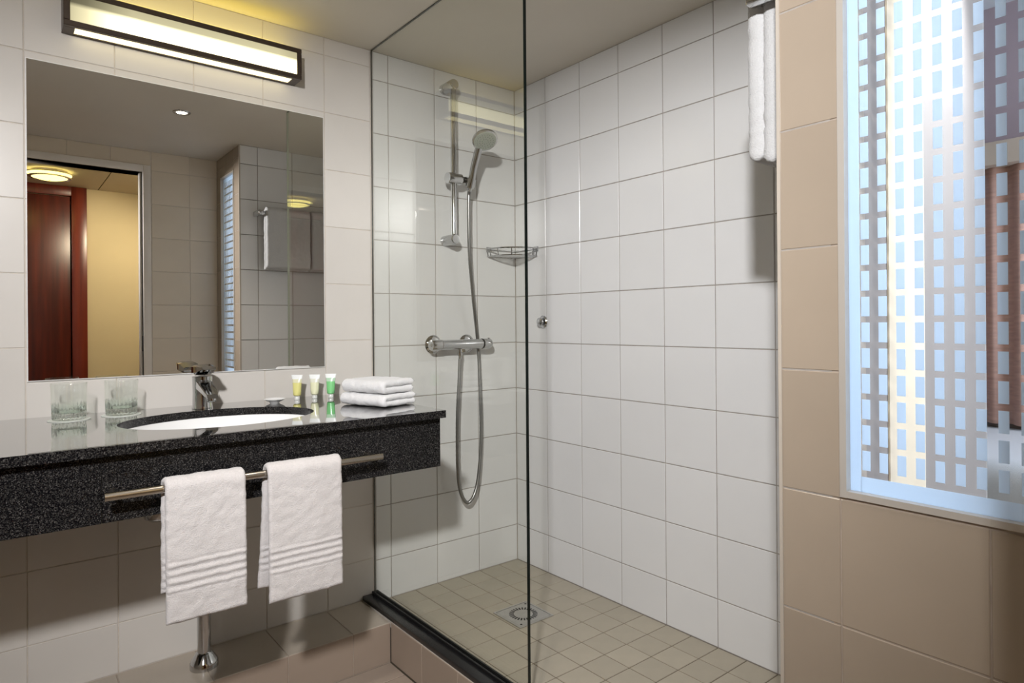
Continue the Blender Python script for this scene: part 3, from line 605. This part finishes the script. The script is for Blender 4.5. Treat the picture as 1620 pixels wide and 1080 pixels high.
# ------------------------------------------------------------------ cloth
def resample(path, n):
    P = [V((p[0], p[1], 0)) for p in path]; L = [0]
    for a_, b_ in zip(P, P[1:]): L.append(L[-1]+(b_-a_).length)
    out = []; i = 0
    for k in range(n+1):
        s = L[-1]*k/n
        while i < len(P)-2 and L[i+1] < s: i += 1
        t = (s-L[i])/max(1e-9, L[i+1]-L[i]); out.append(P[i].lerp(P[i+1], t))
    return out
def sheet(name, path, x0, x1, th, mat, parent=None, org=None, M=None, nu=110, nx=44, amp=0.0014, seed=0, xshift=None, thf=None, wav=0.0):
    """thick cloth swept along x; path in the (y, z) plane; M maps to world"""
    P = resample(path, nu); vs_, fs = [], []; n = len(P); off = V((seed*7.3, seed*3.1, seed*5.7))
    for j in range(nx+1):
        tx = j/nx; x = x0+(x1-x0)*tx
        e = min(tx, 1-tx)*(x1-x0); ef = min(1, (e/0.006)) ** 0.5 if e < 0.006 else 1
        for side in (1, -1):
            rng = range(n) if side == 1 else range(n-1, -1, -1)
            for i in rng:
                a_, b_ = P[max(0, i-1)], P[min(n-1, i+1)]; t = (b_-a_).normalized(); nr = V((-t.y, t.x, 0))
                s = i/(n-1); k = min(1, min(s, 1-s)*(n-1)/2.0+0.25)
                h = th/2*(thf(s, P[i]) if thf else 1)*k*(0.35+0.65*ef)
                p = P[i]+nr*h*side
                q = V((x+(xshift(s) if xshift else 0), p.x, p.y))
                d = noise.noise_vector(q*55+off)*amp + noise.noise_vector(q*240+off)*amp*0.55
                if wav: d.y += wav*noise.noise(V((q.x*14, q.z*5, seed)))
                vs_.append(q+d)
    w_ = 2*n
    for j in range(nx):
        for i in range(w_): fs.append((j*w_+i, j*w_+(i+1) % w_, (j+1)*w_+(i+1) % w_, (j+1)*w_+i))
    for base in (0, nx*w_):
        for i in range(n-1): fs.append((base+i, base+i+1, base+w_-2-i, base+w_-1-i))
    if M: vs_ = [M @ v for v in vs_]
    return link(name, mesh(name, vs_, fs, mat, True), parent, org)
RY, RZ = -0.662, 0.690
def drape(ry, rz, r, zf, zb, flare=0.0):
    p = [(ry+r+flare, zb), (ry+r+flare*0.4, zb+0.08), (ry+r, rz)]
    for k in range(1, 9): a_ = math.pi*k/9; p.append((ry+r*math.cos(a_), rz+r*math.sin(a_)))
    return p+[(ry-r, rz), (ry-r-flare*0.3, zf+0.08), (ry-r-flare*0.5, zf)]
def bands(z0, z1, cnt):
    def f(s, p):
        if s > 0.5 and z0 < p.y < z1: return 1.0+0.28*math.cos(2*math.pi*(p.y-z0)/(z1-z0)*cnt+math.pi)
        if s < 0.5 and z0 < p.y < z1: return 1.0+0.28*math.cos(2*math.pi*(p.y-z0)/(z1-z0)*cnt+math.pi)
        return 1.0
    return f
rail = thing('towel_rail', (0.48, AY, RZ), 'steel towel rail mounted on the front of the granite vanity apron', 'towel rail')
tube('bar', [(0.1715, RY, RZ), (0.793, RY, RZ)], 0.0088, STEEL, rail, 20)
for x in (0.19, 0.775): tube('mount', [(x, RY+0.004, RZ), (x, AY+0.0005, RZ)], 0.006, STEEL, rail, 14)
tw = sheet('hand_towel', drape(RY, RZ, 0.0165, 0.405, 0.46, 0.004), 0.2785, 0.4425, 0.014, TERRY, None, (0.36, RY, 0.405), nu=190, nx=56, seed=1, thf=bands(0.468, 0.538, 4), xshift=lambda s: -0.002 if s < 0.45 else 0, wav=0.004)
tag(tw, 'white terry hand towel hanging on the vanity rail in front of the chrome pipe', 'towel', 'hand towels on the vanity rail')
tw = sheet('hand_towel', drape(RY, RZ, 0.017, 0.392, 0.415, 0.008), 0.492, 0.672, 0.014, TERRY, None, (0.58, RY, 0.392), nu=190, nx=56, seed=2, thf=bands(0.455, 0.52, 4), xshift=lambda s: -0.012*max(0, 1-s/0.45) if s < 0.45 else 0, wav=0.004)
tag(tw, 'white terry hand towel on the vanity rail, the one toward the shower', 'towel', 'hand towels on the vanity rail')

def folded(zb, h, w, l, ang, cx, cy, seed, lab, layers=2):
    g = h/layers; th = g*0.98; path = []
    # serpentine in the (y, z) plane: y across the fold
    for k in range(layers):
        z = zb+g*(k+0.5); a_, b_ = (w/2-g/2, -w/2+g/2) if k % 2 == 0 else (-w/2+g/2, w/2-g/2)
        path += [(a_+(b_-a_)*t, z) for t in (0, 0.25, 0.5, 0.75, 1.0)]
        if k < layers-1:
            s = -1 if k % 2 == 0 else 1
            for q_ in range(1, 6):
                t = math.pi*q_/6; path.append((b_+s*g/2*math.sin(t), z+g/2-g/2*math.cos(t)))
    M = Matrix.Translation((cx, cy, 0)) @ Matrix.Rotation(ang, 4, 'Z')
    o = sheet('folded_towel', path, -l/2, l/2, th, TERRYW, None, (cx, cy, zb), M, nu=130, nx=46, amp=0.0018, seed=seed)
    return tag(o, lab, 'towel', 'folded towels on the counter end')
# local x runs along the fold; fold side looks towards the sink
FA = math.radians(-72)
folded(ZT+0.0022, 0.036, 0.142, 0.190, FA, 0.937, -0.368, 3, 'folded white towel at the bottom of the counter stack')
folded(ZT+0.0405, 0.040, 0.136, 0.180, FA, 0.938, -0.366, 4, 'folded white towel on top of the counter stack')

# bath towels on the shower end wall
BY, BZ = -1.517, 1.672
br = thing('bath_towel_rail', (1.45, YC, BZ), 'chrome towel rail with bath towels on the shower end wall', 'towel rail')
tube('bar', [(1.168, BY, BZ), (1.715, BY, BZ)], 0.0085, CHROME, br, 20)
for x in (1.168, 1.715):
    box('mount', (x-0.014, YC+0.001, BZ-0.014), (x+0.014, BY+0.014, BZ+0.014), CHROME, br, 0.004)
for x0, x1, sd, lab in ((1.193, 1.445, 5, 'white bath towel on the shower rail next to the beige column'), (1.452, 1.70, 6, 'white bath towel on the shower rail toward the shower long wall')):
    pth = [(BY+0.0165, 1.360), (BY+0.0168, 1.50), (BY+0.0170, BZ)]
    for k in range(1, 9): a_ = math.pi*k/9; pth.append((BY+0.0170*math.cos(a_), BZ+0.0170*math.sin(a_)))
    pth += [(BY-0.0170, BZ), (BY-0.0168, 1.5), (BY-0.0165, 1.352)]
    o = sheet('bath_towel', pth[::-1], x0, x1, 0.036, TERRYB, None, ((x0+x1)/2, BY, 1.34), nu=120, nx=60, seed=sd, amp=0.002, wav=0.003)
    tag(o, lab, 'towel', 'bath towels on the shower rail')

# ------------------------------------------------------------------ shower glass and threshold
tb = thing('shower_threshold', (1.085, -0.8, 0.0), 'black stone threshold with channel under the shower glass', 'threshold')
box('stone', (1.0505, YC+0.001, 0.0205), (1.113, -0.0005, 0.037), BLACKST, tb, 0.002)
boxes('glass_channel', [((1.089, -0.897, 0.0372), (1.0945, -0.001, 0.045)), ((1.1055, -0.897, 0.0372), (1.111, -0.001, 0.045))], pbr('black_seal', (0.008, 0.008, 0.008), 0.5), tb)
boxes('riser_core', [((1.050, YC+0.001, 0.0003), (1.1125, -0.001, 0.0203))], GROUTL, tb)
gs = thing('shower_screen', (XG, -0.45, 0.04), 'frameless clear glass shower screen with dark edge', 'glass screen')
GE = -0.893
box('pane', (XG-0.004, GE+0.001, 0.040), (XG+0.004, -0.004, ZC-0.0035), PANE, gs)
fe = box('free_edge', (XG-0.0045, GE-0.0005, 0.040), (XG+0.0045, GE+0.001, ZC-0.001), GEDGE, gs)
fe.data.materials.append(pbr('glass_edge_reflection_paint', (0.45, 0.50, 0.42), 0.3))  # inner side painted pale to imitate bright reflection inside the glass
for p_ in fe.data.polygons:
    if p_.normal.y > 0.5: p_.material_index = 1
box('top_edge', (XG-0.0025, GE+0.001, ZC-0.0034), (XG+0.0025, -0.004, ZC-0.0004), GEDGE, gs)
box('wall_seal', (XG-0.0015, -0.0038, 0.040), (XG+0.0015, -0.0002, ZC-0.001), GEDGE, gs)

# ------------------------------------------------------------------ shower set
SX, SY = 1.420, -0.07
sr = thing('shower_rail', (SX, 0, 1.37), 'chrome vertical shower slide rail on the white tiles', 'shower rail')
tube('rail_tube', [(SX, SY, 1.365), (SX, SY, 1.992)], 0.0118, CHROME, sr, 24)
for z in (1.372, 1.984):
    lathe('wall_bracket', [(0, 0), (0.0205, 0), (0.0205, 0.078), (0.017, 0.083), (0, 0.084)], CHROME, sr, (SX, -0.0008, z), (0, -1, 0), seg=32)
ZS = 1.612
sl = lathe('slider', [(0, 0), (0.0215, 0), (0.0225, 0.003), (0.0225, 0.062), (0.019, 0.066), (0, 0.066)], CHROME, sr, (SX-0.030, SY, ZS), (1, 0, 0), seg=32)
tube('slider_neck', [(SX+0.034, SY, ZS), (SX+0.058, SY-0.012, ZS)], 0.0125, BLACKST, sl, 18)
HP = V((1.482, -0.098, 1.598))     # holder position
lathe('hand_shower_holder', [(0.0155, -0.018), (0.0195, -0.018), (0.0205, 0.018), (0.0165, 0.018), (0.0155, -0.018)], CHROME, sl, HP, (0, -0.42, 1), seg=28)
hs = thing('hand_shower', HP, 'chrome hand shower with grey round spray face held on the rail', 'shower head')
HC = V((1.483, -0.192, 1.752))
hp = spline([HP+V((0, 0.012, -0.03)), HP+V((0, -0.004, 0.0)), HP+V((0, -0.022, 0.055)), HP+V((0, -0.050, 0.112)), HC+V((0, 0.022, 0.006))], 24)
tube('handle', hp, [0.0095+0.0045*min(1, i/6)+0.0015*(i/24) for i in range(25)], CHROME, hs, 20)
hn = V((-0.18, -0.55, -0.83)).normalized()
lathe('head', [(0, -0.020), (0.02, -0.019), (0.038, -0.012), (0.0485, -0.001), (0.0505, 0.006), (0.0495, 0.010), (0.044, 0.0112), (0, 0.0112)], CHROME, hs, HC, hn, seg=44)
sf = lathe('spray_face', [(0, 0.0114), (0.0435, 0.0114), (0.0425, 0.0140), (0, 0.0150)], GREYP, hs, HC, hn, seg=40)
M_ = axmat(HC, hn); b = bmesh.new()
for rr, cnt in ((0.012, 8), (0.022, 14), (0.032, 20)):
    for k in range(cnt):
        a_ = 2*math.pi*k/cnt; c = M_ @ V((rr*math.cos(a_), rr*math.sin(a_), 0.0146)); tube_geo(b, [c, c+hn*0.0012], 0.0011, 6)
nz_ = link('nozzles', bm_mesh('nozzles', b, DARK), sf); nz_['kind'] = 'stuff'

MZ, MY = 0.955, -0.064
mx = thing('shower_mixer', (1.44, 0, MZ), 'chrome thermostatic shower mixer bar on the white tiles', 'shower mixer')
lathe('body', [(0, 0), (0.0195, 0), (0.0205, 0.002), (0.0195, 0.004), (0.0195, 0.196), (0, 0.196)], CHROME, mx, (1.357, MY, MZ), (1, 0, 0), seg=36)
lathe('flow_knob', [(0, -0.004), (0.008, -0.003), (0.012, 0.0), (0.0205, 0.002), (0.0215, 0.006), (0.0215, 0.046), (0, 0.046)], CHROME, mx, (1.3105, MY, MZ), (1, 0, 0), seg=32)
lathe('stop_ring', [(0, 0), (0.0208, 0), (0.0208, 0.005), (0, 0.005)], DARK, mx, (1.5532, MY, MZ), (1, 0, 0), seg=32)
tk = lathe('temperature_knob', [(0, 0), (0.0205, 0), (0.0215, 0.003), (0.0210, 0.030), (0.0175, 0.041), (0.008, 0.046), (0, 0.0465)], CHROME, mx, (1.5585, MY, MZ), (1, 0, 0), seg=32)
box('knob_button', (1.588, MY-0.005, MZ+0.0195), (1.597, MY+0.005, MZ+0.0245), CHROME, tk, 0.0015)
for x in (1.3605, 1.5215):
    ro = lathe('wall_rosette', [(0.0, 0.0), (0.037, 0.0), (0.0375, 0.004), (0.033, 0.010), (0.024, 0.0135), (0, 0.0135)], CHROME, mx, (x, -0.0008, MZ), (0, -1, 0), seg=40)
    lathe('union', [(0.0, 0.0136), (0.0155, 0.0136), (0.0155, 0.05), (0, 0.05)], CHROME, ro, (x, -0.0008, MZ), (0, -1, 0), seg=6 if False else 24)
lathe('hose_outlet', [(0, 0), (0.0085, 0), (0.0085, 0.014), (0.0105, 0.015), (0.0105, 0.026), (0.0075, 0.030), (0.0075, 0.040), (0, 0.040)], CHROME, mx, (1.4475, MY, MZ-0.0185), (0, 0, -1), seg=24)
pts = [HP+V((0, 0.010, -0.028)), (1.480, -0.086, 1.52), (1.4935, -0.070, 1.3225), (1.524, -0.050, 1.1453), (1.551, -0.034, 1.0157), (1.563, -0.029, 0.9421), (1.566, -0.034, 0.8058), (1.562, -0.046, 0.598), (1.546, -0.054, 0.4453), (1.522, -0.058, 0.352), (1.4828, -0.060, 0.3152), (1.447, -0.062, 0.366), (1.4335, -0.063, 0.4758), (1.4335, -0.064, 0.6646), (1.443, -0.064, 0.815), (1.4475, -0.064, 0.897)]
sp_ = spline(pts, 330)
ho = tube('shower_hose', sp_, [0.0074 if i % 2 else 0.0066 for i in range(331)], HOSEM, None, 12, org=(1.48, -0.06, 0.308))
tag(ho, 'ribbed metal shower hose looping below the mixer', 'hose')

# corner basket
bs = thing('corner_basket', (XB-0.05, -0.05, 1.30), 'chrome wire corner soap basket in the shower corner', 'basket')
def arc(z, inset):
    A, B = V((1.625+inset, -0.006, z)), V((XB-0.006, -0.158+inset, z)); C = V((1.657+inset*0.8, -0.135+inset*0.8, z))
    return spline([A, A+V((0.0, -0.025, 0)), A.lerp(C, 0.62)+V((-0.004, -0.012, 0)), C.lerp(B, 0.3)+V((-0.0, -0.008, 0)), B+V((-0.025, -0.0, 0)), B], 36)
wr = 0.0024
tubes('top_rim', [arc(1.352, 0), [(1.625, -0.006, 1.352), (XB-0.006, -0.006, 1.352), (XB-0.006, -0.158, 1.352)]], 0.0034, CHROME, bs, 8)
tubes('lower_rim', [arc(1.322, 0.006), [(1.631, -0.006, 1.322), (XB-0.006, -0.006, 1.322), (XB-0.006, -0.152, 1.322)]], wr, CHROME, bs, 8)
aa, bb = arc(1.352, 0), arc(1.322, 0.006)
for i in (2, 7, 12, 18, 24, 29, 34): tube('upright', [aa[i], bb[i]], wr, CHROME, bs, 8)
for k in range(7):
    t = (k+1)/8; x = 1.631+(XB-0.006-1.631)*t
    yy = max([p for p in bb], key=lambda p: -abs(p.x-x)).y
    tube('shelf_wire', [(x, -0.006, 1.321), (x, yy, 1.321)], 0.0018, CHROME, bs, 6)
box('wall_plate', (1.628, -0.0045, 1.340), (1.655, -0.0008, 1.362), CHROME, bs, 0.001); box('wall_plate', (XB-0.0045, -0.156, 1.340), (XB-0.0008, -0.129, 1.362), CHROME, bs, 0.001)

# robe hook
hk = thing('wall_hook', (XB, -0.184, 1.0425), 'small round chrome hook on the white shower wall', 'hook')
lathe('rosette', [(0, 0), (0.026, 0), (0.0265, 0.004), (0.022, 0.009), (0, 0.010)], CHROME, hk, (XB-0.0008, -0.184, 1.0425), (-1, 0, 0), seg=32)
tube('peg', [(XB-0.009, -0.184, 1.0425), (XB-0.022, -0.184, 1.0425)], 0.009, CHROME, hk, 18)
lathe('knob', [(0, 0), (0.012, 0.001), (0.0175, 0.004), (0.0175, 0.008), (0.011, 0.013), (0, 0.0145)], CHROME, hk, (XB-0.016, -0.184, 1.0425), (-1, 0, 0), seg=28)

# floor drain
DCX, DCY, DS = 1.462, -0.432, 0.077
fd = thing('floor_drain', (DCX, DCY, 0), 'square steel floor drain with slotted round grate in the shower', 'drain')
STEELD = pbr('drain_steel', (0.55, 0.54, 0.51), 0.35, 0.9, noise_amt=0.08, nscale=40)
boxes('drain_frame', [((DCX-DS, DCY-DS, 0.0006), (DCX+DS, DCY-DS+0.007, 0.003)), ((DCX-DS, DCY+DS-0.007, 0.0006), (DCX+DS, DCY+DS, 0.003)),
                      ((DCX-DS, DCY-DS+0.007, 0.0006), (DCX-DS+0.007, DCY+DS-0.007, 0.003)), ((DCX+DS-0.007, DCY-DS+0.007, 0.0006), (DCX+DS, DCY+DS-0.007, 0.003))], STEELD, fd)
i_ = DS-0.0085
box('drain_gap', (DCX-DS+0.007, DCY-DS+0.007, 0.0006), (DCX+DS-0.007, DCY+DS-0.007, 0.001), DARK, fd)
gr = box('grate', (DCX-i_, DCY-i_, 0.001), (DCX+i_, DCY+i_, 0.0026), STEELD, fd)
for k in range(26):
    a_ = 2*math.pi*k/26; b = bmesh.new(); c, s = math.cos(a_), math.sin(a_); tx, ty = -s*0.0027, c*0.0027
    p0 = V((DCX+0.034*c, DCY+0.034*s, 0)); p1 = V((DCX+0.051*c, DCY+0.051*s, 0))
    vv = [p0-V((tx, ty, 0)), p1-V((tx, ty, 0)), p1+V((tx, ty, 0)), p0+V((tx, ty, 0))]
    lo_ = [b.verts.new(v+V((0, 0, 0.0020))) for v in vv]; hi_ = [b.verts.new(v+V((0, 0, 0.0029))) for v in vv]
    b.faces.new(hi_); b.faces.new(lo_[::-1])
    for q_ in range(4): b.faces.new((lo_[q_], lo_[(q_+1) % 4], hi_[(q_+1) % 4], hi_[q_]))
    link('slot', bm_mesh('slot', b, DARK), gr)
for sx in (-1, 1): lathe('screw', [(0, 0), (0.004, 0), (0.0035, 0.0008), (0, 0.001)], DARK, gr, (DCX+sx*0.058, DCY+sx*0.058, 0.0026), seg=14)
